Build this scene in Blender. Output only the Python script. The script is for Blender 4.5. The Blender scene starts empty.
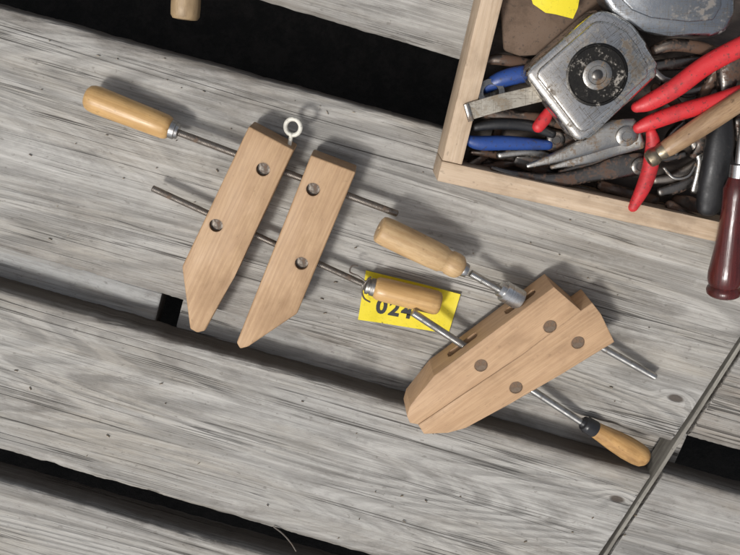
import bpy, bmesh, math, random
from mathutils import Vector, Matrix, noise
random.seed(7)
scene=bpy.context.scene
COL=scene.collection
# ------------------------------------------------------------ camera
PITCH=math.radians(16); F=850.0; DIST=0.85
CP=Vector((0,DIST*math.sin(PITCH),DIST*math.cos(PITCH)))
RT=Vector((1,0,0)); UP=Vector((0,math.cos(PITCH),-math.sin(PITCH))); FW=Vector((0,-math.sin(PITCH),-math.cos(PITCH)))
cd=bpy.data.cameras.new("camera"); cam=bpy.data.objects.new("camera",cd); COL.objects.link(cam)
cam.location=CP; cam.rotation_euler=(-PITCH,0,0)
cd.sensor_fit='HORIZONTAL'; cd.angle=2*math.atan(370/F); cd.clip_start=0.01; cd.clip_end=50
scene.camera=cam
def PL(px,py,o,n):
    d=RT*((px-370)/F)+UP*((277.5-py)/F)+FW
    t=(o-CP).dot(n)/d.dot(n)
    return CP+d*t
def P(px,py,z=0.0): return PL(px,py,Vector((0,0,z)),Vector((0,0,1)))
# ------------------------------------------------------------ nodes
class NT:
    def __init__(s,name):
        s.m=bpy.data.materials.new(name); s.m.use_nodes=True; s.t=s.m.node_tree; s.t.nodes.clear()
        s.out=s.n('ShaderNodeOutputMaterial'); s.b=s.n('ShaderNodeBsdfPrincipled'); s.l(s.b.outputs[0],s.out.inputs[0])
    def n(s,k): return s.t.nodes.new(k)
    def l(s,a,b): s.t.links.new(a,b)
    def setv(s,sock,v):
        if isinstance(v,bpy.types.NodeSocket): s.l(v,sock)
        elif isinstance(v,(tuple,list)) and len(v)==3 and sock.type=='RGBA': sock.default_value=(*v,1)
        else: sock.default_value=v
    def coord(s,scale=(1,1,1),off=(0,0,0)):
        c=s.n('ShaderNodeTexCoord'); m=s.n('ShaderNodeMapping'); s.l(c.outputs['Object'],m.inputs[0])
        m.inputs['Scale'].default_value=scale; m.inputs['Location'].default_value=off
        return m.outputs[0]
    def noise(s,vec,scale=1,detail=4,rough=.5,dist=0):
        k=s.n('ShaderNodeTexNoise'); s.l(vec,k.inputs['Vector']); k.inputs['Scale'].default_value=scale
        k.inputs['Detail'].default_value=detail; k.inputs['Roughness'].default_value=rough; k.inputs['Distortion'].default_value=dist
        return k.outputs[0]
    def math(s,op,a,b=0.0,c=None,clamp=False):
        k=s.n('ShaderNodeMath'); k.operation=op; k.use_clamp=clamp
        s.setv(k.inputs[0],a); s.setv(k.inputs[1],b)
        if c is not None: s.setv(k.inputs[2],c)
        return k.outputs[0]
    def rng(s,v,a,b,c=0.0,d=1.0):
        k=s.n('ShaderNodeMapRange'); s.setv(k.inputs[0],v); k.inputs[1].default_value=a;k.inputs[2].default_value=b;k.inputs[3].default_value=c;k.inputs[4].default_value=d
        k.interpolation_type='SMOOTHSTEP'
        return k.outputs[0]
    def mix(s,f,a,b,mode='MIX'):
        k=s.n('ShaderNodeMix'); k.data_type='RGBA'; k.blend_type=mode
        s.setv(k.inputs[0],f); s.setv(k.inputs[6],a); s.setv(k.inputs[7],b); return k.outputs[2]
    def bump(s,h,strength=.5,dist=.001,prev=None):
        k=s.n('ShaderNodeBump'); s.l(h,k.inputs['Height']); k.inputs['Strength'].default_value=strength; k.inputs['Distance'].default_value=dist
        if prev is not None: s.l(prev,k.inputs['Normal'])
        return k.outputs[0]

def weathered(name,seed=0,light=(.455,.44,.41),mid=(.30,.287,.262),dark=(.11,.097,.082),warm=(.335,.29,.225),knots=(),tone=1.0,cath=.5):
    N=NT(name); off=(seed*3.1,seed*1.7,seed*.9)
    sc=lambda c:tuple(x*tone for x in c)
    light,mid,dark,warm=map(sc,(light,mid,dark,warm))
    base=N.noise(N.coord((cath,6.5,6.5),off),1,2,.4,.08)
    wob=N.noise(N.coord((4,45,45),off),1,3,.5)
    rag=N.noise(N.coord((35,260,260),off),1,3,.6)
    h=N.math('ADD',base,N.math('MULTIPLY',wob,.016))
    h=N.math('ADD',h,N.math('MULTIPLY',rag,.0045))
    co=N.n('ShaderNodeTexCoord').outputs['Object']
    kd=None
    for (kx,ky,kr) in knots:
        v=N.n('ShaderNodeVectorMath'); v.operation='SUBTRACT'; N.l(co,v.inputs[0]); v.inputs[1].default_value=(kx,ky,0)
        v2=N.n('ShaderNodeVectorMath'); v2.operation='MULTIPLY'; N.l(v.outputs[0],v2.inputs[0]); v2.inputs[1].default_value=(.6,1.15,0)
        v3=N.n('ShaderNodeVectorMath'); v3.operation='LENGTH'; N.l(v2.outputs[0],v3.inputs[0])
        dd=N.math('ADD',v3.outputs['Value'],N.math('MULTIPLY',N.math('SUBTRACT',wob,.5),.008))
        g=N.rng(dd,kr*4,0.0,0,1); h=N.math('ADD',h,N.math('MULTIPLY',g,.035))
        k=N.rng(dd,kr*1.2,kr*.6,0,1)
        kd=k if kd is None else N.math('MAXIMUM',kd,k)
    s1=N.math('SINE',N.math('MULTIPLY',h,250.0))
    ring=N.rng(s1,-.4,1.0,0,1)
    s2=N.math('SINE',N.math('MULTIPLY',h,700.0))
    zone=N.rng(N.noise(N.coord((2.0,14,14),(off[0]+5,off[1],3)),1,4,.6),.34,.60,.18,1)
    fib=N.noise(N.coord((3.2,240,240),off),1,4,.68)
    fib2=N.noise(N.coord((18,1100,1100),off),1,2,.6)
    big=N.noise(N.coord((2.6,12,12),(off[0],off[1]+4,2)),1,6,.65)
    streak=N.noise(N.coord((1.2,62,62),(off[0]+9,off[1],1)),1,4,.62)
    c=N.mix(N.rng(fib,.28,.72),mid,light)
    c=N.mix(N.math('MULTIPLY',N.rng(big,.42,.70),.55),c,warm)
    c=N.mix(N.math('MULTIPLY',N.math('MULTIPLY',ring,zone),.50),c,tuple(x*.45 for x in mid))
    c=N.mix(N.math('MULTIPLY',N.rng(s2,.2,1),.14),c,tuple(x*.5 for x in mid))
    c=N.mix(N.math('MULTIPLY',N.rng(streak,.50,.72),.5),c,tuple(x*.45 for x in mid))
    c=N.mix(N.math('MULTIPLY',N.rng(streak,.47,.30),.45),c,tuple(min(.6,x*1.3) for x in light))
    c=N.mix(N.math('MULTIPLY',N.rng(fib2,.4,.75),.26),c,(.57*tone,.555*tone,.52*tone))
    blot=N.noise(N.coord((7,16,16),(off[0]+1,off[1]+2,0)),1,8,.74)
    c=N.mix(N.math('MULTIPLY',N.rng(blot,.48,.70),.46),c,dark)
    mott=N.noise(N.coord((26,60,60),(off[0]+6,off[1]+2,0)),1,5,.75)
    c=N.mix(N.math('MULTIPLY',N.rng(mott,.50,.70),.34),c,tuple(x*.55 for x in mid))
    c=N.mix(N.math('MULTIPLY',N.rng(mott,.46,.30),.25),c,tuple(min(.6,x*1.25) for x in light))
    cr=N.noise(N.coord((.8,52,52),(off[0]+2,off[1]+8,1)),1,3,.55)
    crd=N.math('ABSOLUTE',N.math('SUBTRACT',N.math('ADD',cr,N.math('MULTIPLY',rag,.008)),.504))
    cgate=N.rng(N.noise(N.coord((3.5,18,18),(off[0],off[1]+1,7)),1,3,.5),.50,.62)
    crack=N.math('MULTIPLY',N.rng(crd,.012,.001),cgate)
    cr2=N.noise(N.coord((2.2,150,150),(off[0]+4,off[1]+3,1)),1,2,.5)
    crack2=N.math('MULTIPLY',N.rng(N.math('ABSOLUTE',N.math('SUBTRACT',cr2,.5)),.018,.001),N.rng(N.noise(N.coord((6,30,30),(off[0]+3,off[1]+1,4)),1,3,.5),.52,.64))
    crack=N.math('MAXIMUM',crack,N.math('MULTIPLY',crack2,.6))
    c=N.mix(N.math('MULTIPLY',crack,.68),c,(.04,.034,.028))
    spk=N.noise(N.coord((110,190,190),off),1,3,.6)
    c=N.mix(N.math('MULTIPLY',N.rng(spk,.63,.71),.4),c,dark)
    if kd is not None: c=N.mix(N.math('MULTIPLY',kd,.85),c,(.055,.04,.03))
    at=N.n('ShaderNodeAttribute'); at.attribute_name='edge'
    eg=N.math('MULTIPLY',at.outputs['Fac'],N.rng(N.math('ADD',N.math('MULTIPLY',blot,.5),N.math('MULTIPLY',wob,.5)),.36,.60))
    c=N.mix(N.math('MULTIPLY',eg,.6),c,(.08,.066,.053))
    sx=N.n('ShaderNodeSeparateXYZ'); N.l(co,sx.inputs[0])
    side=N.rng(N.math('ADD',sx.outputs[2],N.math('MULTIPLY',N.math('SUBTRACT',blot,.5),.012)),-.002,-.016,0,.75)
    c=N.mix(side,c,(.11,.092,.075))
    N.l(c,N.b.inputs['Base Color']); N.b.inputs['Roughness'].default_value=.86
    N.b.inputs['Specular IOR Level'].default_value=.25
    hh=N.math('SUBTRACT',N.math('MULTIPLY',fib,1.2),N.math('MULTIPLY',N.math('MULTIPLY',ring,zone),.6))
    hh=N.math('SUBTRACT',hh,N.math('MULTIPLY',crack,1.5))
    hh=N.math('ADD',hh,N.math('MULTIPLY',fib2,.35)); hh=N.math('ADD',hh,N.math('MULTIPLY',mott,.5))
    if kd is not None: hh=N.math('SUBTRACT',hh,kd)
    N.l(N.bump(hh,.9,.0013),N.b.inputs['Normal'])
    return N.m

def finewood(name,base,dark,light,seed=0,freq=260,ringamt=.3,rough=.5,dirt=.25,fine=1.0,axis='x',edge=None,endg=0,spots=1.0):
    N=NT(name); off=(seed*2.3,seed*1.1,seed*.7)
    b=N.noise(N.coord((1.2*fine,16*fine,16*fine),off),1,2,.4,.1)
    wob=N.noise(N.coord((12,90,90),off),1,2,.5)
    s=N.math('SINE',N.math('MULTIPLY',N.math('ADD',b,N.math('MULTIPLY',wob,.02)),freq))
    ring=N.rng(s,-.5,1)
    fib=N.noise(N.coord((18,600,600),off),1,3,.6)
    pore=N.noise(N.coord((60,1700,1700),off),1,2,.5)
    c=N.mix(N.rng(fib,.3,.7),base,light)
    c=N.mix(N.math('MULTIPLY',ring,ringamt),c,dark)
    c=N.mix(N.math('MULTIPLY',N.rng(pore,.55,.7),.25),c,dark)
    d=N.noise(N.coord((14,22,22),(off[0]+4,off[1],5)),1,6,.65)
    c=N.mix(N.math('MULTIPLY',N.rng(d,.42,.72),dirt),c,tuple(x*.42 for x in dark))
    d2=N.noise(N.coord((40,90,90),(off[0]+1,off[1],5)),1,5,.7)
    c=N.mix(N.math('MULTIPLY',N.rng(d2,.48,.76),dirt*spots),c,tuple(x*.6 for x in dark))
    sp=N.noise(N.coord((120,220,220),off),1,2,.6)
    c=N.mix(N.math('MULTIPLY',N.rng(sp,.66,.74),dirt*spots),c,tuple(x*.25 for x in dark))
    if edge:
        ge=N.n('ShaderNodeNewGeometry')
        bv=N.n('ShaderNodeBevel'); bv.samples=4; bv.inputs['Radius'].default_value=.0022
        dt=N.n('ShaderNodeVectorMath'); dt.operation='DOT_PRODUCT'; N.l(bv.outputs[0],dt.inputs[0]); N.l(ge.outputs['Normal'],dt.inputs[1])
        e=N.math('MULTIPLY',N.rng(dt.outputs['Value'],.99,.85),N.rng(d2,.35,.6))
        c=N.mix(N.math('MULTIPLY',e,edge),c,tuple(x*.35 for x in dark))
    if endg:
        tc_=N.n('ShaderNodeTexCoord'); sp_=N.n('ShaderNodeSeparateXYZ'); N.l(tc_.outputs['Normal'],sp_.inputs[0])
        c=N.mix(N.math('MULTIPLY',N.rng(N.math('MULTIPLY',sp_.outputs[0],-1.0),.7,.95),endg),c,tuple(x*.55 for x in dark))
    N.l(c,N.b.inputs['Base Color']); N.l(N.rng(d,.3,.7,rough-.08,rough+.15),N.b.inputs['Roughness'])
    N.l(N.bump(N.math('ADD',fib,N.math('MULTIPLY',N.math('ADD',d,d2),.6)),.35,.0005),N.b.inputs['Normal'])
    return N.m

def metal(name,col,rough=.35,rust=.0,rustcol=(.13,.06,.03),scale=1.0,met=1.0,seed=0,scratch=.0):
    N=NT(name)
    a=N.noise(N.coord((60*scale,)*3,(seed,seed,0)),1,6,.7); b=N.noise(N.coord((380*scale,)*3,(seed,0,0)),1,3,.6)
    v=N.math('ADD',N.math('MULTIPLY',a,.7),N.math('MULTIPLY',b,.3))
    r=N.rng(v,.62-.25*rust,.74-.25*rust) if rust>0 else None
    c=N.mix(N.rng(a,.35,.7),col,tuple(x*.5 for x in col))
    m=met; ro=N.rng(a,.3,.7,rough-.1,rough+.2)
    if scratch>0:
        for (sx_,sy_,o_) in ((40,1500,3),(1500,60,8),(300,900,12)):
            q=N.noise(N.coord((sx_,sy_,200),(o_,o_,0)),1,2,.5)
            g_=N.math('MULTIPLY',N.rng(q,.60,.67),scratch)
            c=N.mix(g_,c,(.12,.10,.08)); ro=N.math('ADD',ro,N.math('MULTIPLY',g_,.3))
    if r is not None:
        c=N.mix(r,c,rustcol); N.l(N.rng(r,0,1,met,.1),N.b.inputs['Metallic'])
        k=N.math('MAXIMUM',ro,N.math('MULTIPLY',r,.85)); N.l(k,N.b.inputs['Roughness'])
    else:
        N.b.inputs['Metallic'].default_value=met; N.l(ro,N.b.inputs['Roughness'])
    N.l(c,N.b.inputs['Base Color'])
    N.l(N.bump(v,.35,.0006),N.b.inputs['Normal'])
    return N.m

def plastic(name,col,rough=.4,dirt=.25,seed=0,coat=0):
    N=NT(name)
    a=N.noise(N.coord((35,)*3,(seed,seed,0)),1,6,.7); b=N.noise(N.coord((300,)*3,(seed,0,0)),1,3,.6)
    c=N.mix(N.math('MULTIPLY',N.rng(a,.46,.70),dirt),col,tuple(x*.25+.01 for x in col))
    c=N.mix(N.math('MULTIPLY',N.rng(b,.58,.68),dirt),c,(.04,.035,.03))
    N.l(c,N.b.inputs['Base Color']); N.l(N.rng(a,.3,.7,rough-.08,rough+.2),N.b.inputs['Roughness'])
    N.b.inputs['Coat Weight'].default_value=coat
    N.l(N.bump(N.math('ADD',a,b),.3,.0005),N.b.inputs['Normal'])
    return N.m

# ------------------------------------------------------------ object helpers
WM={}
def frame(o,x=None,z=None):
    z=Vector(z).normalized() if z is not None else Vector((0,0,1))
    x=Vector(x) if x is not None else Vector((1,0,0))
    x=(x-z*x.dot(z)).normalized(); y=z.cross(x)
    M=Matrix((x,y,z)).transposed().to_4x4(); M.translation=o; return M
def link(ob,fr,parent):
    COL.objects.link(ob); WM[ob.name]=fr
    if parent is not None:
        ob.parent=parent; ob.matrix_local=WM[parent.name].inverted()@fr
    else: ob.matrix_world=fr
def thing(name,fr,label,cat,group=None):
    e=bpy.data.objects.new(name,None); e.empty_display_size=.02
    link(e,fr,None); e["label"]=label; e["category"]=cat
    if group: e["group"]=group
    return e
def mk(name,bm,mat,fr=None,parent=None,label=None,cat=None,group=None,kind=None,sharp=35,smooth=True):
    fr=fr or Matrix.Identity(4)
    bmesh.ops.recalc_face_normals(bm,faces=bm.faces[:])
    bm.transform(fr.inverted())
    me=bpy.data.meshes.new(name); bm.to_mesh(me); bm.free()
    me.materials.append(mat)
    if smooth:
        me.polygons.foreach_set('use_smooth',[True]*len(me.polygons)); me.set_sharp_from_angle(angle=math.radians(sharp))
    ob=bpy.data.objects.new(name,me); link(ob,fr,parent)
    if label: ob["label"]=label
    if cat: ob["category"]=cat
    if group: ob["group"]=group
    if kind: ob["kind"]=kind
    return ob
def prism(pts,down,bev=.001,seg=3):
    bm=bmesh.new(); a=[bm.verts.new(p) for p in pts]; b=[bm.verts.new(Vector(p)+down) for p in pts]
    n=len(pts); bm.faces.new(a); bm.faces.new(b[::-1])
    for i in range(n): bm.faces.new((a[i],b[i],b[(i+1)%n],a[(i+1)%n]))
    if bev>0: bmesh.ops.bevel(bm,geom=bm.edges[:],offset=bev,segments=seg,affect='EDGES',profile=.5)
    return bm
def lathe(p0,p1,prof,seg=32,bm=None,facet=None):
    """prof: list of (distance along axis in metres from p0, radius)"""
    bm=bm or bmesh.new(); ax=(p1-p0).normalized()
    u=ax.cross(Vector((0,0,1))); u=u.normalized() if u.length>1e-4 else Vector((1,0,0)); v=ax.cross(u)
    rings=[]
    for (d,r) in prof:
        rings.append([bm.verts.new(p0+ax*d+(u*math.cos(2*math.pi*k/seg)+v*math.sin(2*math.pi*k/seg))*max(r,1e-5)) for k in range(seg)])
    for i in range(len(rings)-1):
        for k in range(seg): bm.faces.new((rings[i][k],rings[i][(k+1)%seg],rings[i+1][(k+1)%seg],rings[i+1][k]))
    bm.faces.new(rings[0][::-1]); bm.faces.new(rings[-1])
    return bm
def crom(pts,sub=8):
    out=[]; n=len(pts)
    for i in range(n-1):
        p0=pts[max(i-1,0)];p1=pts[i];p2=pts[i+1];p3=pts[min(i+2,n-1)]
        for s in range(sub):
            t=s/sub
            out.append([.5*((2*b)+(-a+c)*t+(2*a-5*b+4*c-d)*t*t+(-a+3*b-3*c+d)*t**3) for a,b,c,d in zip(p0,p1,p2,p3)])
    out.append(list(pts[-1])); return out
def sweep(pts,seg=16,sub=8,capr=True,power=2.0,bm=None):
    """pts (px,py,z_mm,w_mm,h_mm): control points of a bar"""
    bm=bm or bmesh.new()
    W=[]
    for (px,py,z,w,h) in pts:
        p=P(px,py,z*.001); W.append((p.x,p.y,p.z,w*.0005,h*.0005))
    c=crom(W,sub)
    if capr:
        def cap(a,b):
            A=Vector(a[:3]);B=Vector(b[:3]); d=(A-B).normalized(); r=min(a[3],a[4]); o=[]
            for f,g in ((.35,.93),(.7,.7),(.92,.38),(1.0,.08)):
                q=A+d*r*f; o.append([q.x,q.y,q.z,a[3]*g,a[4]*g])
            return o
        c=cap(c[0],c[1])[::-1]+c+cap(c[-1],c[-2])
    rings=[]
    for i,q in enumerate(c):
        a=Vector(c[max(i-1,0)][:3]); b=Vector(c[min(i+1,len(c)-1)][:3]); t=(b-a).normalized()
        s=t.cross(Vector((0,0,1))).normalized(); u=s.cross(t)
        r=[]
        for k in range(seg):
            th=2*math.pi*k/seg; cx,sx=math.cos(th),math.sin(th)
            cx=math.copysign(abs(cx)**(2/power),cx); sx=math.copysign(abs(sx)**(2/power),sx)
            r.append(bm.verts.new(Vector(q[:3])+s*cx*q[3]+u*sx*q[4]))
        rings.append(r)
    for i in range(len(rings)-1):
        for k in range(seg): bm.faces.new((rings[i][k],rings[i][(k+1)%seg],rings[i+1][(k+1)%seg],rings[i+1][k]))
    bm.faces.new(rings[0][::-1]); bm.faces.new(rings[-1])
    return bm
def boolcut(ob,cutbm):
    me=bpy.data.meshes.new("tmp"); bmesh.ops.recalc_face_normals(cutbm,faces=cutbm.faces[:]); cutbm.to_mesh(me); cutbm.free()
    c=bpy.data.objects.new("tmp",me); COL.objects.link(c)
    m=ob.modifiers.new("b",'BOOLEAN'); m.operation='DIFFERENCE'; m.object=c; m.solver='EXACT'
    bpy.context.view_layer.update()
    dg=bpy.context.evaluated_depsgraph_get(); nm=bpy.data.meshes.new_from_object(ob.evaluated_get(dg))
    ob.modifiers.clear(); ob.data=nm
    bpy.data.objects.remove(c); nm.set_sharp_from_angle(angle=math.radians(35))

# ------------------------------------------------------------ ground below the deck
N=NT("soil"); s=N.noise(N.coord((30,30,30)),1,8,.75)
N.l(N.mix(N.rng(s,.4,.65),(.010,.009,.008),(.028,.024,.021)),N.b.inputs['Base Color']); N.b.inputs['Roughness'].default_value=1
N.l(N.bump(s,.9,.015),N.b.inputs['Normal'])
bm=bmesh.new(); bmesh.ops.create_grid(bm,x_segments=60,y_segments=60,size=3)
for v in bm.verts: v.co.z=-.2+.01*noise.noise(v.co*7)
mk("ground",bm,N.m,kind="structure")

# ------------------------------------------------------------ boards
CUT=((742,340),(602,556))
def board(name,up,lo,mat,x0=None,x1=None,ztop=0.0,thick=.037,label="",seed=0,r=.0035,after=False,gap=.0035,cutends=True):
    A,B=P(*up[0],ztop),P(*up[1],ztop); C,D=P(*lo[0],ztop),P(*lo[1],ztop)
    ux=((B-A).normalized()+(D-C).normalized()).normalized(); o=(A+C)/2
    fr=frame(o,ux); inv=fr.inverted()
    a,b,c,d=[inv@p for p in (A,B,C,D)]
    yu=lambda x:a.y+(b.y-a.y)*(x-a.x)/(b.x-a.x)
    yl=lambda x:c.y+(d.y-c.y)*(x-c.x)/(d.x-c.x)
    k0,k1=inv@P(*CUT[0],ztop),inv@P(*CUT[1],ztop)
    xc=lambda y:k0.x+(k1.x-k0.x)*(y-k0.y)/(k1.y-k0.y)
    NX=420
    VS=[.015,.03,.05,.08,.12,.18,.25,.33,.42,.5,.58,.67,.75,.82,.88,.92,.95,.97,.985]
    bm=bmesh.new(); rows=[]; EL_=bm.verts.layers.float.new('edge')
    for i in range(NX+1):
        t=i/NX
        row=[]
        def pt(v,inset,zz):
            xa=x0; xb=x1
            x=xa+(xb-xa)*t
            yU=yu(x);yL=yl(x)
            y=yU+(yL-yU)*v
            if cutends:
                if after:
                    xs=xc(y)+gap; x=xs+(xb-xs)*t
                else:
                    xe=xc(y)-gap; x=xa+(xe-xa)*t
                yU=yu(x);yL=yl(x); y=yU+(yL-yU)*v
            j1=.0011*noise.noise(Vector((x*14,seed,v*3)))+.0009*noise.noise(Vector((x*60,seed+5,v*3)))+.0005*noise.noise(Vector((x*220,seed+5,v*3)))
            y+=j1*(1 if (v<.01 or v>.99) else 0)
            y+= -inset if v<.5 else inset
            z=zz+(.0012*noise.noise(Vector((x*3,y*14,seed))) if zz>-.02 else 0)
            if zz>-.02 and (v<.01 or v>.99):
                z-=max(0,noise.noise(Vector((x*35,seed+9,v)))-.12)*.005
            if t<.0001 or t>.9999: z-=.001 if zz>-.02 else 0
            vv=bm.verts.new(fr@Vector((x,y,z)))
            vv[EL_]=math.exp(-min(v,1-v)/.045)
            return vv
        row.append(pt(0,0,-thick)); row.append(pt(0,0,-r)); row.append(pt(0,r*.3,-r*.3)); row.append(pt(0,r,0))
        for v_ in VS[1:-1]: row.append(pt(v_,0,0))
        row.append(pt(1,r,0)); row.append(pt(1,r*.3,-r*.3)); row.append(pt(1,0,-r)); row.append(pt(1,0,-thick))
        rows.append(row)
    m=len(rows[0])
    for i in range(NX):
        for j in range(m-1): bm.faces.new((rows[i][j],rows[i+1][j],rows[i+1][j+1],rows[i][j+1]))
        bm.faces.new((rows[i][m-1],rows[i+1][m-1],rows[i+1][0],rows[i][0]))
    bm.faces.new(rows[0]); bm.faces.new(rows[-1][::-1])
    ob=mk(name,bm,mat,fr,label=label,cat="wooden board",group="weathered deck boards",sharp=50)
    return fr
def kn(up,lo,pix,z=0):
    A,B=P(*up[0],z),P(*up[1],z); C,D=P(*lo[0],z),P(*lo[1],z)
    ux=((B-A).normalized()+(D-C).normalized()).normalized(); inv=frame((A+C)/2,ux).inverted()
    return [((inv@P(x,y,z)).x,(inv@P(x,y,z)).y,r) for x,y,r in pix]
uM,lM=((0,7),(440,128)),((0,248),(640,433))
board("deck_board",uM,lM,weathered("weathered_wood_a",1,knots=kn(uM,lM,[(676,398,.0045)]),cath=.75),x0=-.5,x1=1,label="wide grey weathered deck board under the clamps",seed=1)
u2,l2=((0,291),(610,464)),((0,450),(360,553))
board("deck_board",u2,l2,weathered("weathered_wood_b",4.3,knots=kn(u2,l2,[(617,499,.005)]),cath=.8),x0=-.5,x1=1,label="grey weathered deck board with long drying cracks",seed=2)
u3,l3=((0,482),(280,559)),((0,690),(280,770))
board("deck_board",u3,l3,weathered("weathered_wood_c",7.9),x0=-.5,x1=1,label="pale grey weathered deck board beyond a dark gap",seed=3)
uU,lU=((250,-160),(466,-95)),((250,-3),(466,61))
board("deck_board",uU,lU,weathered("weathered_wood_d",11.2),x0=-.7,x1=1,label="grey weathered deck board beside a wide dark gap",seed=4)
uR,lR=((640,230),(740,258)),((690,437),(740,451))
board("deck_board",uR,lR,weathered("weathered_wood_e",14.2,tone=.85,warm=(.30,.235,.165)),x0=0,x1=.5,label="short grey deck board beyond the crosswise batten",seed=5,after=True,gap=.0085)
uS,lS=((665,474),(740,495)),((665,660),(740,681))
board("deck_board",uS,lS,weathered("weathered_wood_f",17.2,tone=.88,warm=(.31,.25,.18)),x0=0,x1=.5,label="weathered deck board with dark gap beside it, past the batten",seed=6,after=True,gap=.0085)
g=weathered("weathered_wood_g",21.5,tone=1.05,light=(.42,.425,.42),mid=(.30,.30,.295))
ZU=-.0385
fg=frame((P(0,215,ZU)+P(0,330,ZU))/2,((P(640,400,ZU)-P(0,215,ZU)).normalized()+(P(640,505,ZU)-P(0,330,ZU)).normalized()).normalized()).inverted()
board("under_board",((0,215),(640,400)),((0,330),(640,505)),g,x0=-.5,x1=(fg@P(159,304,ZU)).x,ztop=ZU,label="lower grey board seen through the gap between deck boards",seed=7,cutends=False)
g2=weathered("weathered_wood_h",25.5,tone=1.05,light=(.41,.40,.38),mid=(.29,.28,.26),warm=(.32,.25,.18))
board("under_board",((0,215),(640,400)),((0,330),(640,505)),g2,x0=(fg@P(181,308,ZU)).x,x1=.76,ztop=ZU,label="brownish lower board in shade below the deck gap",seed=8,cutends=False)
# batten
a,b=P(748,330,.001),P(592,572,.001); dr=(b-a).normalized(); sd=Vector((-dr.y,dr.x,0))
bm=bmesh.new()
NB=200; w=.0021; rows=[]
for i in range(NB+1):
    p=a-dr*.25+(b-a+dr*.5)*(i/NB); jj=.0004*noise.noise(Vector((i*.1,3,1)))
    off=[(-w+jj,-.03),(-w+jj,-.0004),(-w+.0004+jj,0),(w-.0004+jj,0.0),(w+jj,-.0004),(w+jj,-.03)]
    rows.append([bm.verts.new(p+sd*(s_+.0040)+Vector((0,0,z_-.0028+.0004*noise.noise(Vector((i*.2,5,1)))))) for s_,z_ in off])
for i in range(NB):
    for j in range(6): bm.faces.new((rows[i][j],rows[i+1][j],rows[i+1][(j+1)%6],rows[i][(j+1)%6]))
bm.faces.new(rows[0]); bm.faces.new(rows[-1][::-1])
mk("wooden_batten",bm,finewood("batten_grey",(.24,.225,.19),(.11,.095,.08),(.31,.295,.255),seed=90,freq=160,ringamt=.3,rough=.9,dirt=.5),frame(P(670,450),dr),label="thin grey wooden batten running across the board ends",cat="wooden strip",sharp=20)
# fine litter of splinters
bm=bmesh.new()
for i in range(130):
    px,py=random.uniform(-10,650),random.uniform(10,550)
    inM= (7+px*.275+6)<py<(248+px*.289-8); in2=(291+px*.282+8)<py<(450+px*.286-8)
    if not (inM or in2): continue
    p=P(px,py,.0016); a_=random.gauss(-.27,.5); L_=random.uniform(.0008,.0045); w_=random.uniform(.0003,.0008)
    d_=Vector((math.cos(a_),math.sin(a_),random.uniform(-.1,.1))); s_=Vector((-d_.y,d_.x,0))
    q=[p-d_*L_*.5,p+s_*w_*.5,p+d_*L_*.5,p-s_*w_*.5]; up_=Vector((0,0,.0005))
    t_=[bm.verts.new(x+up_) for x in q]; l_=[bm.verts.new(x-up_*3) for x in q]
    bm.faces.new(t_); bm.faces.new(l_[::-1])
    for k in range(4): bm.faces.new((t_[k],l_[k],l_[(k+1)%4],t_[(k+1)%4]))
mk("wood_litter",bm,finewood("litter",(.30,.23,.15),(.10,.07,.05),(.45,.38,.28),seed=77,dirt=.6),label="tiny wood splinters and grit scattered on the boards",cat="wood litter",kind="stuff",smooth=False)

# ------------------------------------------------------------ clamp materials
jawA=finewood("jaw_maple_a",(.43,.268,.142),(.32,.185,.095),(.50,.325,.18),seed=1,freq=230,ringamt=.3,rough=.6,dirt=.36,edge=.8,endg=.5,spots=.6)
jawB=finewood("jaw_maple_b",(.48,.30,.165),(.38,.225,.12),(.55,.36,.21),seed=5,freq=180,ringamt=.28,rough=.6,dirt=.34,edge=.7,endg=.3,spots=.6)
hanA=finewood("handle_wood_a",(.56,.335,.13),(.38,.21,.075),(.63,.40,.17),seed=2,freq=150,ringamt=.35,rough=.4,dirt=.45,spots=.7)
hanB=finewood("handle_wood_b",(.52,.345,.17),(.37,.21,.09),(.59,.41,.22),seed=8,freq=150,ringamt=.35,rough=.5,dirt=.45,spots=.7)
hanC=finewood("handle_wood_c",(.52,.29,.105),(.32,.16,.05),(.60,.36,.14),seed=12,freq=150,ringamt=.35,rough=.42,dirt=.65,spots=.8)
rodM=metal("rusty_steel",(.27,.24,.21),.48,.42,(.15,.105,.075),scale=1.5)
steel=metal("worn_steel",(.48,.47,.45),.36,.25,(.18,.13,.09))
ferM=metal("ferrule_steel",(.50,.49,.48),.32,.3)
pinM=metal("pin_steel",(.26,.23,.20),.6,.5,(.15,.10,.07),scale=2)
pinD=metal("pin_brown",(.26,.20,.15),.6,.6,(.20,.12,.07),scale=2)
whiteM=plastic("white_paint",(.70,.67,.58),.4,.4)
blackM=plastic("black_metal",(.02,.02,.022),.35,.3)

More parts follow.
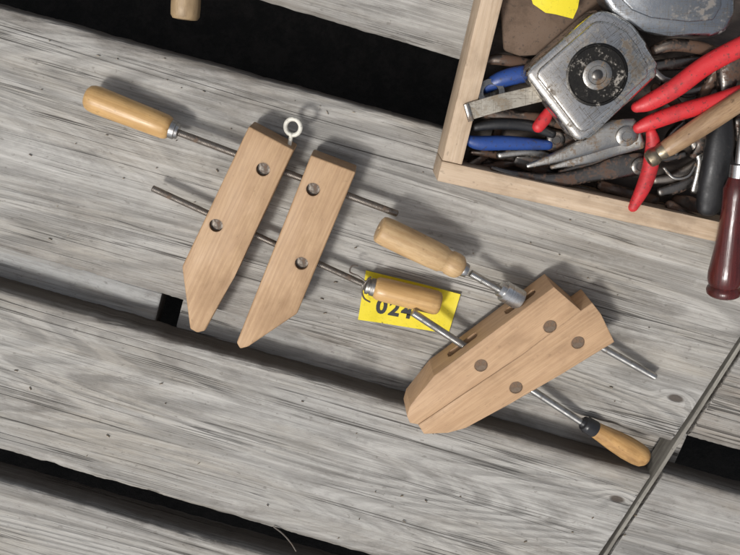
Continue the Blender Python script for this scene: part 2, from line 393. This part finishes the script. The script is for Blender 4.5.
def threaded(p0,p1,r,pitch=.0015,depth=.0002):
    L=(p1-p0).length; prof=[(0,r*.5),(.0006,r-depth)]; d=.0006
    while d<L-.001:
        prof+= [(d+pitch*.25,r),(d+pitch*.6,r-depth),(d+pitch*.98,r-depth)]; d+=pitch
    prof.append((L,r*.5)); return lathe(p0,p1,prof,20)
class Clamp:
    def __init__(s,name,o,up,ang,label,thick=.038,rodoff=.019):
        u=Vector(up).normalized(); s.n=(Vector((0,0,1))*math.cos(ang)-u*math.sin(ang)).normalized()
        s.o=o; s.th=thick; s.ro=o-s.n*rodoff; s.bev=.0016
        s.fr=frame(Vector((o.x,o.y,0)),z=None); s.e=thing(name,s.fr,label,"clamp",group="wooden handscrew clamps")
    def T(s,px,py,d=0): return PL(px,py,s.o-s.n*d,s.n)
    def R(s,px,py,d=0): return PL(px,py,s.ro-s.n*d,s.n)
    def jaw(s,poly,axis,pins,mat,rods,cutw=.034,pinmat=None,pr=.0063,flush=False):
        pts=[s.T(*p) for p in poly]
        ax=s.T(*axis[1])-s.T(*axis[0]); c=sum(pts,Vector())/len(pts)
        fr=frame(c-s.n*s.th,ax,s.n)
        ob=mk("jaw",prism(pts,-s.n*s.th,s.bev,3),mat,fr,s.e,sharp=30)
        axn=ax.normalized()
        for (q0,q1) in rods:
            A=s.R(*q0);B=s.R(*q1); d=(B-A).normalized(); h=.0055
            bm=bmesh.new(); sx=axn*cutw*.5
            vs=[]
            for e in (A,B):
                ring=[]
                for (ca,cb) in [(1,-.6),(1,.6),(.85,1),(-.85,1),(-1,.6),(-1,-.6),(-.85,-1),(.85,-1)]:
                    ring.append(bm.verts.new(e+sx*ca+s.n*h*cb))
                vs.append(ring)
            for k in range(8): bm.faces.new((vs[0][k],vs[0][(k+1)%8],vs[1][(k+1)%8],vs[1][k]))
            bm.faces.new(vs[0]); bm.faces.new(vs[1][::-1])
            boolcut(ob,bm)
        for p in pins:
            c0=s.T(*p); rec=.0003 if flush else .0045
            boolcut(ob,lathe(c0+s.n*.004,c0-s.n*.008,[(0,pr),(.012,pr)],36))
            q=c0-s.n*rec; base=c0-s.n*(s.th-.003); Lp=(q-base).length
            bm=lathe(base,q,[(0,pr*.97),(Lp-.0002,pr*.97),(Lp,pr*.93)],36)
            mk("pivot_pin",bm,pinmat or pinM,frame(c0,axn,s.n),ob)
        return ob
    def rod(s,q0,q1,r,mat,d0=0,d1=0):
        A,B=s.R(*q0,d0),s.R(*q1,d1); return mk("screw_rod",threaded(A,B,r),mat,frame(A,B-A),s.e)
    def handle(s,q0,q1,prof,mat,fer,fmat,seg=40,d0=0,d1=0):
        A,B=s.R(*q0,d0),s.R(*q1,d1); L=(B-A).length
        ob=mk("handle",lathe(A,B,[(t*L,r*.001) for t,r in prof],seg),mat,frame(A,B-A),s.e,sharp=40)
        d=(B-A).normalized()
        C=B-d*.001
        mk("ferrule",lathe(C,C+d*.02,[(t*.001,r*.001) for t,r in fer],32),fmat,frame(C,d),ob)
        return ob
HP=[(0,1),(.004,5),(.015,8.2),(.04,10.8),(.08,12.3),(.14,12.9),(.3,12.7),(.55,12.3),(.8,11.9),(.93,11.6),(.97,10.6),(.99,9),(1,7)]
FP=[(0,8.4),(.5,8.8),(5,8.6),(5.5,7.6),(8,7.2),(8.4,5),(9,3.5)]
# ---- open clamp
A_=Clamp("handscrew_clamp",P(242,235,.038),(.41,.91,0),math.radians(2.2),"open wooden handscrew clamp with tan jaws lying on the deck boards",thick=.034,rodoff=.0195)
rA1=((178,132.5),(398,214)); rA2=((152,188),(370,287))
r1=((200,141),(340,193)); r2=((170,197),(345,276))
j1=A_.jaw([(249,126),(294,150),(234,278),(205,331),(197,333),(190,329),(182,267)],((272,137),(195,310)),[(263,169.5),(216,225.5)],jawA,[r1,r2])
j2=A_.jaw([(311,155),(356,172),(297,314),(248,347),(240,349),(236.5,343)],((333,164),(262,330)),[(313,189.5),(301.5,263.5)],jawA,[r1,r2])
A_.rod(*rA1,.0034,rodM); A_.rod(*rA2,.0032,rodM)
A_.handle((85,95.5),(171,129),HP,hanA,FP,ferM)
h2=A_.handle((441,304),(374,287.5),[(0,1),(.004,6),(.012,9),(.035,11),(.08,12),(.3,12.1),(.8,11.9),(.94,11.4),(.98,10),(1,8)],hanA,[(0,8.2),(.5,9.0),(4.5,8.8),(4.8,7.6),(6,7.4),(6.4,8.4),(9,8.2),(9.6,6),(11,4.5),(13,4)],metal("worn_ferrule",(.42,.40,.37),.42,.35,(.17,.11,.07)))
def R3(px,py,h):
    q=A_.R(px,py,-h); return q
wp=[R3(371,277,.006),R3(366,282,.0095),R3(362,290,.007),R3(364,298,.002),R3(370,302,-.002)]
wp2=[R3(366,282,.0095),R3(358,276,.009),R3(350,272,.004),R3(352,266,.002),R3(358,266,.001)]
def wire(ptsl,r,bm=None):
    c=crom([list(p)+[r] for p in ptsl],6); bm=bm or bmesh.new(); rings=[]
    for i,q in enumerate(c):
        t=(Vector(c[min(i+1,len(c)-1)][:3])-Vector(c[max(i-1,0)][:3])).normalized(); s_=t.cross(Vector((0,0,1))).normalized(); u_=s_.cross(t)
        rings.append([bm.verts.new(Vector(q[:3])+(s_*math.cos(k*math.pi/4)+u_*math.sin(k*math.pi/4))*r) for k in range(8)])
    for i in range(len(rings)-1):
        for k in range(8): bm.faces.new((rings[i][k],rings[i][(k+1)%8],rings[i+1][(k+1)%8],rings[i+1][k]))
    bm.faces.new(rings[0][::-1]); bm.faces.new(rings[-1]); return bm
bm=wire(wp,.0009); wire(wp2,.0008,bm)
mk("tie_wire",bm,metal("old_wire",(.33,.29,.25),.5,.4),frame(wp[0]),h2,label="loose twisted wire around the handle ferrule")
c=A_.T(293,127,.012); st=A_.T(289,147,.012)
bm=bmesh.new(); d=(st-c).normalized(); R=.0073; rr=.0021
sn=(A_.n+d.cross(A_.n)*.25).normalized(); sn=(sn-d*sn.dot(d)).normalized(); tor=[]
for i in range(40):
    th=2*math.pi*i/40; cc=c+(d*math.cos(th)+d.cross(sn)*math.sin(th))*R; o=(cc-c).normalized()
    tor.append([bm.verts.new(cc+(o*math.cos(f)+sn*math.sin(f))*rr) for f in [2*math.pi*k/12 for k in range(12)]])
for i in range(40):
    for k in range(12): bm.faces.new((tor[i][k],tor[(i+1)%40][k],tor[(i+1)%40][(k+1)%12],tor[i][(k+1)%12]))
lathe(c+d*R,st,[(0,.0019),((st-c).length-R,.0019)],12,bm)
mk("screw_eye",bm,whiteM,frame(c,d,sn),j1,label="cream painted screw eye in the jaw end")

# ---- closed clamp
B_=Clamp("handscrew_clamp",P(512,357,.041),(-.6,.8,0),math.radians(6),"closed wooden handscrew clamp with silver screws, pale jaws held together",thick=.036,rodoff=.0185)
B_.bev=.0005
rB1=((470,273),(655,377)); rB2=((412,312),(592,429))
s1=((515,299),(640,369)); s2=((440,330),(560,409))
k1=B_.jaw([(554,287),(581.5,311),(520,356),(418,424.5),(410,423),(407,416),(410,406),(434,376)],((569,300),(440,395)),[(550,326.5),(481,365.5)],jawB,[s1,s2],cutw=.036,flush=True,pr=.0066,pinmat=pinD)
k2=B_.jaw([(592,302.5),(601,314),(614.5,342),(560,375),(508,405),(466,428),(448,433),(424,434),(418.2,424.7),(520.2,356.2)],((598,325),(440,428)),[(578,342.5),(516,387.5)],jawB,[s1,s2],cutw=.036,flush=True,pr=.0066,pinmat=pinD)
B_.rod(*rB1,.0038,steel); B_.rod(*rB2,.0038,steel)
B_.handle((379,228.5),(463,269),[(.05,.3),(.05,1.9),(.003,2.1),(0,2.4),(0,10.8),(.008,12.2),(.03,13.2),(.10,13.9),(.35,14.0),(.62,13.6),(.74,13.2),(.76,12.0),(.79,11.2),(.82,11.2),(.84,12.2),(.90,12.4),(.95,11.4),(.98,9.2),(1,6.5)],hanB,[(0,7),(1,7.4),(5,6.6),(5.3,5),(6,3.5)],ferM,seg=16)
A=B_.R(499,288);B=B_.R(526,303.5); d=(B-A).normalized()
mk("steel_collar",lathe(A,A+d*.024,[(x*.001,y*.001) for x,y in [(0,3.8),(0.1,7.2),(.6,7.8),(5,7.8),(5.2,9.8),(5.8,10.4),(10,10.4),(10.2,9.9),(10.8,9.9),(11,10.4),(25,10.4),(25.5,9.8),(25.6,5)]],36),metal("zinc",(.72,.72,.71),.28,.2,scratch=.3),frame(A,d),B_.e,sharp=25)
B_.handle((647,459.5),(594,429),[(0,1),(.01,5),(.04,8.6),(.1,11.3),(.2,12.4),(.4,12.6),(.65,11.2),(.85,9.4),(.96,8.6),(1,8)],hanC,[(0,8.6),(1,8.9),(11,8.7),(12,7.8),(15,7.4),(16,5),(19,4)],blackM)

# ------------------------------------------------------------ yellow number tag
tagM=plastic("yellow_paper",(.76,.62,.02),.6,.18,3)
tc=[(366,270),(460,293),(448,333),(358,319)]
def curl(u,v): return .0012+.005*max(0,u-.6)**2*4*(1-v*.4)+.003*max(0,.25-u)*(v)+.0006*math.sin(u*9+v*3)*.5+.0003
T0,T1,T2,T3=[P(*q) for q in tc]
def tagp(u,v,dz=0):
    p=(T0*(1-u)+T1*u)*(1-v)+(T3*(1-u)+T2*u)*v; p=p.copy(); p.z=curl(u,v)+dz; return p
bm=bmesh.new(); G=[[bm.verts.new(tagp(i/20,j/10)) for j in range(11)] for i in range(21)]
G2=[[bm.verts.new(tagp(i/20,j/10,-.0004)) for j in range(11)] for i in range(21)]
for i in range(20):
    for j in range(10):
        bm.faces.new((G[i][j],G[i+1][j],G[i+1][j+1],G[i][j+1])); bm.faces.new((G2[i][j],G2[i][j+1],G2[i+1][j+1],G2[i+1][j]))
bd=[(i,0) for i in range(21)]+[(20,j) for j in range(1,11)]+[(i,10) for i in range(19,-1,-1)]+[(0,j) for j in range(9,0,-1)]
for k in range(len(bd)):
    a=bd[k];b=bd[(k+1)%len(bd)]; bm.faces.new((G[a[0]][a[1]],G2[a[0]][a[1]],G2[b[0]][b[1]],G[b[0]][b[1]]))
tfr=frame(T3,T2-T3)
tag=mk("number_tag",bm,tagM,tfr,label="yellow paper tag with black number 024 under a clamp handle",cat="tag")
fc=bpy.data.curves.new("txt",'FONT'); fc.body="024"; fc.size=.0225; fc.offset=.0009; fc.resolution_u=4; fc.space_character=1.2
fo=bpy.data.objects.new("txt",fc); COL.objects.link(fo); bpy.context.view_layer.update()
me=bpy.data.meshes.new_from_object(fo.evaluated_get(bpy.context.evaluated_depsgraph_get())); bpy.data.objects.remove(fo)
bm=bmesh.new(); bm.from_mesh(me)
bmesh.ops.subdivide_edges(bm,edges=[e for e in bm.edges if e.calc_length()>.004],cuts=2)
Wt=(T1-T0).length; Ht=(T3-T0).length
for v in bm.verts:
    u=.17+v.co.x/Wt; vv=.79-v.co.y/Ht; v.co=tagp(u,vv,.0003)
mk("number_lettering",bm,plastic("black_ink",(.012,.012,.012),.5,0),tfr,tag,smooth=False)

# ------------------------------------------------------------ tool box
H=.058
a=P(437,181,H); c=P(740,247,H); ex=(c-a).normalized(); ey=Vector((-ex.y,ex.x,0))
W_,L_=.46,.40; t=.0185
o=Vector((a.x,a.y,0)); bfr=frame(o,ex)
pineA=finewood("box_pine_front",(.49,.36,.24),(.33,.225,.135),(.56,.43,.305),seed=31,freq=200,ringamt=.3,rough=.65,dirt=.45,edge=.5,spots=.7)
box=thing("tool_box",bfr,"open shallow pine wood box full of old hand tools","box")
def wall(x0,y0,x1,y1,z0,z1,al,nm="box_side"):
    pts=[o+ex*x+ey*y+Vector((0,0,z1)) for x,y in ((x0,y0),(x1,y0),(x1,y1),(x0,y1))]
    fr=frame(o+ex*x0+ey*y0,ex if al else ey)
    return mk(nm,prism(pts,Vector((0,0,z0-z1)),.0009,2),pineA,fr,box)
wall(0,0,W_,t,.001,H,True); wall(0,L_-t,W_,L_,.001,H,True)
wall(0,t+.0004,t,L_-t-.0004,.001,H-.0004,False); wall(W_-t,t+.0004,W_,L_-t-.0004,.001,H-.0004,False)
wallb=[o+ex*x+ey*y+Vector((0,0,.007)) for x,y in ((t+.0005,t+.0005),(W_-t-.0005,t+.0005),(W_-t-.0005,L_-t-.0005),(t+.0005,L_-t-.0005))]
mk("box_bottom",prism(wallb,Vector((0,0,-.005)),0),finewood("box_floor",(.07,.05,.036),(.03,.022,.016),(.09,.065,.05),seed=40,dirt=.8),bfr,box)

red=plastic("red_grip",(.56,.025,.03),.42,.65,1); blue=plastic("blue_grip",(.02,.06,.24),.4,.65,2); blk=plastic("black_rubber",(.013,.013,.014),.45,.4,3)
dsteel=metal("dark_steel",(.15,.14,.13),.34,.55,(.09,.05,.032)); gsteel=metal("grey_steel",(.38,.37,.35),.34,.5,(.15,.10,.06),scratch=.5)
rsteel=metal("brown_rust",(.13,.11,.095),.42,.75,(.10,.055,.034))
leather=plastic("brown_leather",(.15,.10,.068),.8,.5,5)
bm=prism([P(*q,.034) for q in [(498,-30),(600,-30),(606,40),(572,60),(545,52),(520,58),(504,50)]],Vector((0,0,-.006)),.002)
mk("leather_pouch",bm,leather,frame(P(550,20,.028)),label="brown leather pouch piece in the tool box",cat="pouch")
# tape measure
def P7(l,z): return [P(x,y,z) for x,y in l]
tape_poly=[(526,77),(527,71),(531,66),(592,13),(598,10),(606,10),(618,14),(634,24),(648,42),(657,64),(659,72),(656,79),(590,138),(584,142),(578,142),(573,138)]
tb=thing("tape_measure",frame(P(595,78,.04)),"square chrome tape measure with black round dial in the tool box","tape measure")
tapeC=metal("tape_chrome",(.78,.75,.70),.20,.46,(.16,.13,.10),scale=.8,scratch=.7)
tapeB=mk("body",prism(P7(tape_poly,.074),Vector((0,0,-.033)),.0052,5),tapeC,frame(P(595,78,.042),P(592,13,.07)-P(531,66,.07)),tb,sharp=60)
inn=[(P(x,y,.0775)-P(595,77,.0775))*.84+P(595,77,.0775) for x,y in tape_poly]
mk("face_plate",prism(inn,Vector((0,0,-.006)),.0022,4),tapeC,frame(P(595,78,.07),P(592,13,.07)-P(531,66,.07)),tb,sharp=60)
cc=P(597,75,.0775); z=Vector((0,0,1))
mk("dial",lathe(cc,cc+z*.003,[(0,.0262),(.0006,.0262),(.0012,.025),(.0012,.0240),(.0004,.0235),(.0004,.001)],48),metal("dial_worn_black",(.05,.047,.043),.34,.42,(.30,.27,.23),scale=1.3),frame(cc),tb)
mk("hub_ring",lathe(cc+z*.0006,cc+z*.004,[(0,.0125),(.0012,.0123),(.0016,.0115),(.0016,.008),(.0006,.0075),(.0006,.001)],40),gsteel,frame(cc),tb)
mk("hub_screw",lathe(cc+z*.001,cc+z*.005,[(0,.0045),(.0014,.0045),(.002,.0036),(.002,.0005)],24),dsteel,frame(cc),tb)
bl=[(545,92,55,15,1.2),(520,98,57,15,1.2),(495,104,60,15,1.2),(468,112,61,15,1.2)]
mk("tape_blade",sweep(bl,capr=False,power=5),metal("tape_blade_paint",(.46,.42,.35),.5,.5,(.24,.19,.13),met=.4,scratch=.5),frame(P(545,92,.055)),tb)
mk("end_hook",sweep([(466,104,60,5,6),(471,121,60,5,6)],capr=False,power=5),gsteel,frame(P(468,112,.06)),tb)
# second metal case
sp=[(596,-60),(603,0),(612,13),(625,23),(645,31),(670,36),(712,38),(728,32),(737,14),(738,-60)]
sc_=thing("tape_measure",frame(P(670,0,.03)),"grey steel cased tape measure, rounded, lying on top of the tools","tape measure")
cs=metal("bluish_steel",(.38,.40,.42),.28,.35,(.2,.18,.16),scale=.8,scratch=.6)
mk("body",prism(P7(sp,.072),Vector((0,0,-.03)),.006,5),cs,frame(P(670,0,.04)),sc_,sharp=60)
sp2=[(614,-60),(620,-2),(632,10),(652,18),(690,22),(714,20),(722,6),(723,-60)]
mk("face_plate",prism(P7(sp2,.0745),Vector((0,0,-.004)),.0016,3),cs,frame(P(670,0,.07)),sc_,sharp=60)
bm=prism(P7([(528,-14),(583,-22),(578,8),(573,19),(556,14),(546,13),(533,4)],.066),Vector((0,0,-.001)),.0003)
mk("paper_tag",bm,tagM,frame(P(555,0,.06)),label="bright yellow paper tag on the tools in the box",cat="tag")

def pliers(label,pv,pr,pz,jaws,handles,jm,hm,group="pliers in the tool box"):
    e=thing("pliers",frame(P(*pv,pz*.001-.01)),label,"pliers",group)
    for jw in jaws: mk("jaw",sweep(jw,power=3.2),jm,frame(P(*jw[0][:2],jw[0][2]*.001)),e)
    c=P(*pv,pz*.001); mk("pivot",lathe(c,c+z*.008,[(0,pr*.001),(.0022,pr*.001),(.003,pr*.0008),(.003,pr*.0005),(.0024,pr*.00045),(.0024,.0003)],28),jm,frame(c),e)
    for i,h in enumerate(handles):
        mk("handle",sweep(h,power=2.3),hm[i] if isinstance(hm,(list,tuple)) else hm,frame(P(*h[0][:2],h[0][2]*.001)),e)
    return e
pliers("blue handled pliers with dark jaws at the box edge",(556,140),8,38,[[(548,143,36,14,9),(575,150,34,12,9),(600,158,30,5,7)],[(550,135,36,12,9),(578,142,34,12,9),(600,152,30,5,7)]],
 [[(468,140,46,9,9),(480,143,45,13,12),(510,143,43,13,12),(548,145,39,9,9)],[(476,127,42,8,8),(500,124,42,10,10),(530,126,40,10,10),(552,134,39,8,8)]],dsteel,[blue,blk])
pliers("old pliers with blue and rusty worn grips under the tape measure",(566,75),9,26,[[(560,78,25,14,8),(590,90,22,10,8)],[(560,70,25,14,8),(596,82,22,8,8)]],
 [[(486,88,36,10,10),(500,80,40,15,13),(525,74,40,15,13),(556,74,32,9,8)],[(486,60,34,8,8),(505,60,36,10,8),(535,66,32,10,8),(556,72,28,8,7)]],dsteel,[blue,rsteel])
pliers("small rusty cutting pliers deep in the box corner",(520,158),7,24,[[(516,160,24,11,8),(538,168,24,11,8),(556,174,24,4,6)],[(518,155,24,11,8),(542,162,24,11,8),(558,170,24,4,6)]],
 [[(472,152,30,5,6),(485,153,30,7,7),(512,158,26,8,7)],[(470,166,26,5,6),(486,167,26,7,7),(512,162,24,8,7)]],dsteel,[rsteel,rsteel])
pliers("rust dark pincers below the red grips",(690,120),8,44,[[(686,124,43,14,9),(672,140,42,14,9),(676,154,42,5,7)],[(694,124,43,14,9),(702,142,42,14,9),(692,156,42,5,7)]],
 [[(686,116,44,8,8),(670,98,44,10,9),(655,88,44,9,8)],[(694,114,44,8,8),(706,90,44,10,9),(716,70,46,10,9)]],dsteel,[rsteel,rsteel])
c0=P(486,100,.016); d0=(P(490,94,.04)-c0).normalized()
mk("steel_socket",lathe(c0,c0+d0*.03,[(0,.009),(.001,.0125),(.02,.0130),(.030,.0130),(.032,.012),(.032,.007),(.018,.0065),(.018,.001)],36),gsteel,frame(c0,d0),label="dark round steel socket among the tools",cat="socket")
pliers("grey slip joint pliers with long red grips",(626,136),9,56,
 [[(634,130,52,22,8),(612,134,51,24,8),(590,144,50,18,8),(560,156,49,11,7),(528,166,48,4,4)],[(640,138,50,20,7),(615,146,47,18,7),(585,158,46,12,7),(552,167,45,4,4)]],
 [[(637,107,60,10,10),(650,102,62,15,13),(675,88,65,17,15),(705,66,68,17,15),(738,48,71,17,15),(775,30,74,15,14)],[(638,128,58,10,9),(652,122,60,14,12),(680,112,62,15,14),(712,103,64,15,14),(745,92,66,15,14),(780,80,68,14,13)]],gsteel,red)
pliers("dark end nippers with red grips",(640,166),8,50,
 [[(650,163,45,20,9),(622,166,45,22,9),(590,174,45,15,9),(555,180,46,13,9),(520,177,47,10,8),(492,168,47,4,5)],[(645,160,42,14,7),(620,158,42,12,7),(590,163,41,9,7),(560,172,42,4,6)]],
 [[(651,132,57,9,9),(653,145,56,13,12),(650,168,56,14,13),(643,188,57,13,12),(633,207,58,9,9)],[(548,112,44,9,9),(545,118,44,12,11),(538,127,45,11,10)]],dsteel,red)
aw=thing("screwdriver",frame(P(690,135,.05)),"old screwdriver with dull metal end and worn round wooden handle","screwdriver")
brn=finewood("old_brown_handle",(.30,.185,.10),(.16,.09,.05),(.38,.25,.14),seed=50,freq=100,ringamt=.3,rough=.4,dirt=.55)
A=P(663,151,.066);B=P(760,88,.078);L=(B-A).length; dd_=(B-A).normalized()
mk("handle",lathe(A,B,[(0,.004),(.001,.0072),(.006,.0082),(.02,.0088),(L*.55,.0092),(L*.85,.0088),(L,.004)],28),brn,frame(A,B-A),aw)
A0=A-dd_*.016
mk("end_cap",lathe(A0,A0+dd_*.018,[(0,.002),(.0006,.0055),(.002,.0072),(.006,.0080),(.009,.0074),(.011,.0064),(.014,.0074),(.0175,.0076)],28),metal("dull_brass",(.33,.28,.20),.45,.5,(.12,.085,.055)),frame(A0,dd_),aw)
e=thing("hammer",frame(P(716,165,.03)),"tool with thick black rubber grip and dark steel head","hammer")
mk("grip",sweep([(708,208,56,20,16),(712,190,57,26,19),(716,165,58,25,19),(720,140,58,24,18),(722,118,56,17,15)],power=2.6),blk,frame(P(708,205,.05)),e)
mk("head",sweep([(722,116,54,14,12),(726,95,50,14,12),(728,70,46,26,22),(730,58,46,26,22)],power=3),dsteel,frame(P(725,90,.05)),e)
wr=thing("wrench",frame(P(600,190,.02)),"rusty flat steel wrench at the bottom of the box","wrench")
mk("shank",sweep([(480,160,16,14,6),(520,186,18,13,6),(600,203,20,13,6),(680,212,22,14,6)],power=4),rsteel,frame(P(560,195,.02)),wr)
mk("jaw",sweep([(676,200,24,10,8),(690,206,24,18,9),(700,220,24,10,8)],power=3),rsteel,frame(P(690,206,.024)),wr)
for i,(pts,m,lb,nm,ct) in enumerate([
 ([(660,192,36,10,8),(680,186,37,12,8),(704,174,38,7,6)],dsteel,"dark rusty cold chisel lying among the pliers","cold_chisel","chisel"),
 ([(655,180,38,8,8),(675,176,38,9,9),(700,160,38,8,8)],rodM,"rusty steel punch between the pliers","steel_punch","punch"),
 ([(480,112,36,10,9),(510,116,36,12,11),(545,120,34,11,10),(575,128,30,8,8)],rsteel,"rusty folding knife under the tape blade","folding_knife","knife"),
 ([(500,155,32,8,8),(530,152,32,9,8),(560,160,30,8,6)],gsteel,"worn grey steel bar between the pliers","steel_bar","bar"),
 ([(655,66,46,10,9),(690,62,46,12,9),(722,55,46,9,8)],dsteel,"dark steel bar below the red handled pliers","steel_bar","bar"),
 ([(655,50,50,10,10),(672,45,52,11,11),(700,48,52,11,11),(735,60,50,10,10)],rsteel,"rust brown hacksaw frame below the steel case","hacksaw_frame","saw"),
 ([(665,84,40,10,8),(690,92,40,10,8),(735,75,42,9,8)],dsteel,"rusty iron bar below the red grips","iron_bar","bar"),
 ([(690,135,40,10,9),(700,160,40,10,9),(694,190,38,9,8)],gsteel,"grey steel tool shank beside the black grip","tool_shank","shank"),
 ([(738,120,44,12,12),(742,150,44,14,14),(745,190,44,14,14)],dsteel,"dark steel shank beside the black grip","tool_shank","shank"),
 ([(470,165,25,9,8),(490,150,25,9,8),(500,120,25,8,8)],rsteel,"rusty bolt in the corner of the box","rusty_bolt","bolt"),
 ([(600,185,30,10,8),(622,192,30,11,9),(655,200,28,10,8)],rsteel,"brown rusty file tang at the box edge","rusty_file","file"),
 ([(610,112,40,8,8),(620,100,44,9,8),(640,78,46,8,8)],rodM,"rusty steel rod beside the tape measure","steel_rod","rod"),
 ([(655,215,34,7,7),(680,225,34,7,7),(700,228,34,7,7)],gsteel,"small grey steel drill bit in the corner","drill_bit","drill bit"),
 ([(664,168,50,3,3),(674,178,52,3,3),(688,176,52,3,3),(696,164,50,3,3)],gsteel,"curved steel spring clip between the tools","spring_clip","clip"),
 ([(565,185,26,6,6),(590,192,26,6,6),(612,208,26,6,6)],gsteel,"thin grey steel drill bit near the box edge","drill_bit","drill bit"),
 ([(648,150,42,7,6),(664,158,42,7,6),(684,154,42,7,6)],dsteel,"short dark steel pin between the pliers","steel_pin","pin"),
 ([(670,205,42,9,9),(688,216,42,9,9),(704,222,42,8,8)],rsteel,"rusty iron peg wedged in the box corner","iron_peg","peg"),
 ([(648,62,48,6,6),(662,78,48,6,6),(684,84,48,6,6)],gsteel,"bright worn steel rod beside the tape measure","steel_rod","rod"),
]):
    mk(nm,sweep(pts,power=2.8),m,frame(P(*pts[1][:2],pts[1][2]*.001)),label=lb,cat=ct)
# maroon handle on the rim
mar=thing("screwdriver",frame(P(725,240,.058)),"dark red varnished wooden screwdriver handle resting on the box edge","screwdriver")
A=P(723,296,.070);B=P(738,176,.078);L=(B-A).length; f=L/.12
N=finewood("maroon_varnish",(.075,.012,.011),(.03,.006,.006),(.105,.018,.015),seed=60,freq=150,ringamt=.2,rough=.2,dirt=.6)
mk("handle",lathe(A,B,[(x*.001*f,y*.001) for x,y in [(0,8),(.6,12.5),(2.5,14.6),(6,15.4),(9,14.6),(11,13.2),(13,14.3),(17,15.2),(24,15.4),(36,14),(52,12.2),(68,11),(84,10.4),(98,10.6),(108,11),(112,9.5),(118,8),(120,7)]],40),N,frame(A,B-A),mar)
B2=P(741,150,.078)
mk("ferrule",lathe(B-(B-A).normalized()*.002,B+(B2-B),[(0,.0075),(.012,.0075),(.013,.004),(.06,.0036),(.07,.003)],24),ferM,frame(B),mar)

# ------------------------------------------------------------ wooden handle in the top gap
A=P(185,20,-.02);B=P(190,-70,-.02)
mk("wooden_tool_handle",lathe(A,B,[(0,.006),(.0008,.0115),(.004,.0135),(.012,.0138),(.06,.013),(.1,.012)],36),finewood("mallet_wood",(.36,.25,.135),(.20,.13,.065),(.42,.30,.17),seed=70,rough=.5,dirt=.6),frame(A,B-A),label="round end of a wooden tool handle in the dark gap",cat="wooden handle")
mk("bent_nail",sweep([(274,527,1.6,1.8,1.8),(283,534,1.5,1.6,1.6),(291,543,1.5,1.6,1.6),(296,551,1.5,1.6,1.6)],seg=8),rodM,frame(P(285,538)),label="thin rusty bent nail lying on a deck board",cat="nail")

# ------------------------------------------------------------ light
w=bpy.data.worlds.new("World"); scene.world=w; w.use_nodes=True; nt=w.node_tree
sky=nt.nodes.new('ShaderNodeTexSky'); sky.sky_type='NISHITA'; sky.sun_disc=False
EL=61; sd=Vector((-.68,-.50,0)).normalized()
sky.sun_elevation=math.radians(EL); sky.sun_rotation=math.atan2(sd.x,sd.y)%(2*math.pi)
sky.air_density=1; sky.dust_density=4; sky.ozone_density=.3
hs=nt.nodes.new('ShaderNodeHueSaturation'); hs.inputs['Saturation'].default_value=.4
nt.links.new(sky.outputs[0],hs.inputs['Color']); nt.links.new(hs.outputs[0],nt.nodes['Background'].inputs[0]); nt.nodes['Background'].inputs[1].default_value=.112
sl=bpy.data.lights.new("sun",'SUN'); sl.energy=2.15; sl.angle=math.radians(9); sl.color=(1,.98,.95)
so=bpy.data.objects.new("sun",sl); COL.objects.link(so)
dirv=Vector((sd.x*math.cos(math.radians(EL)),sd.y*math.cos(math.radians(EL)),math.sin(math.radians(EL))))
so.rotation_euler=dirv.to_track_quat('Z','Y').to_euler(); so.location=dirv*3
scene.view_settings.view_transform='Standard'; scene.view_settings.look='None'; scene.view_settings.exposure=0
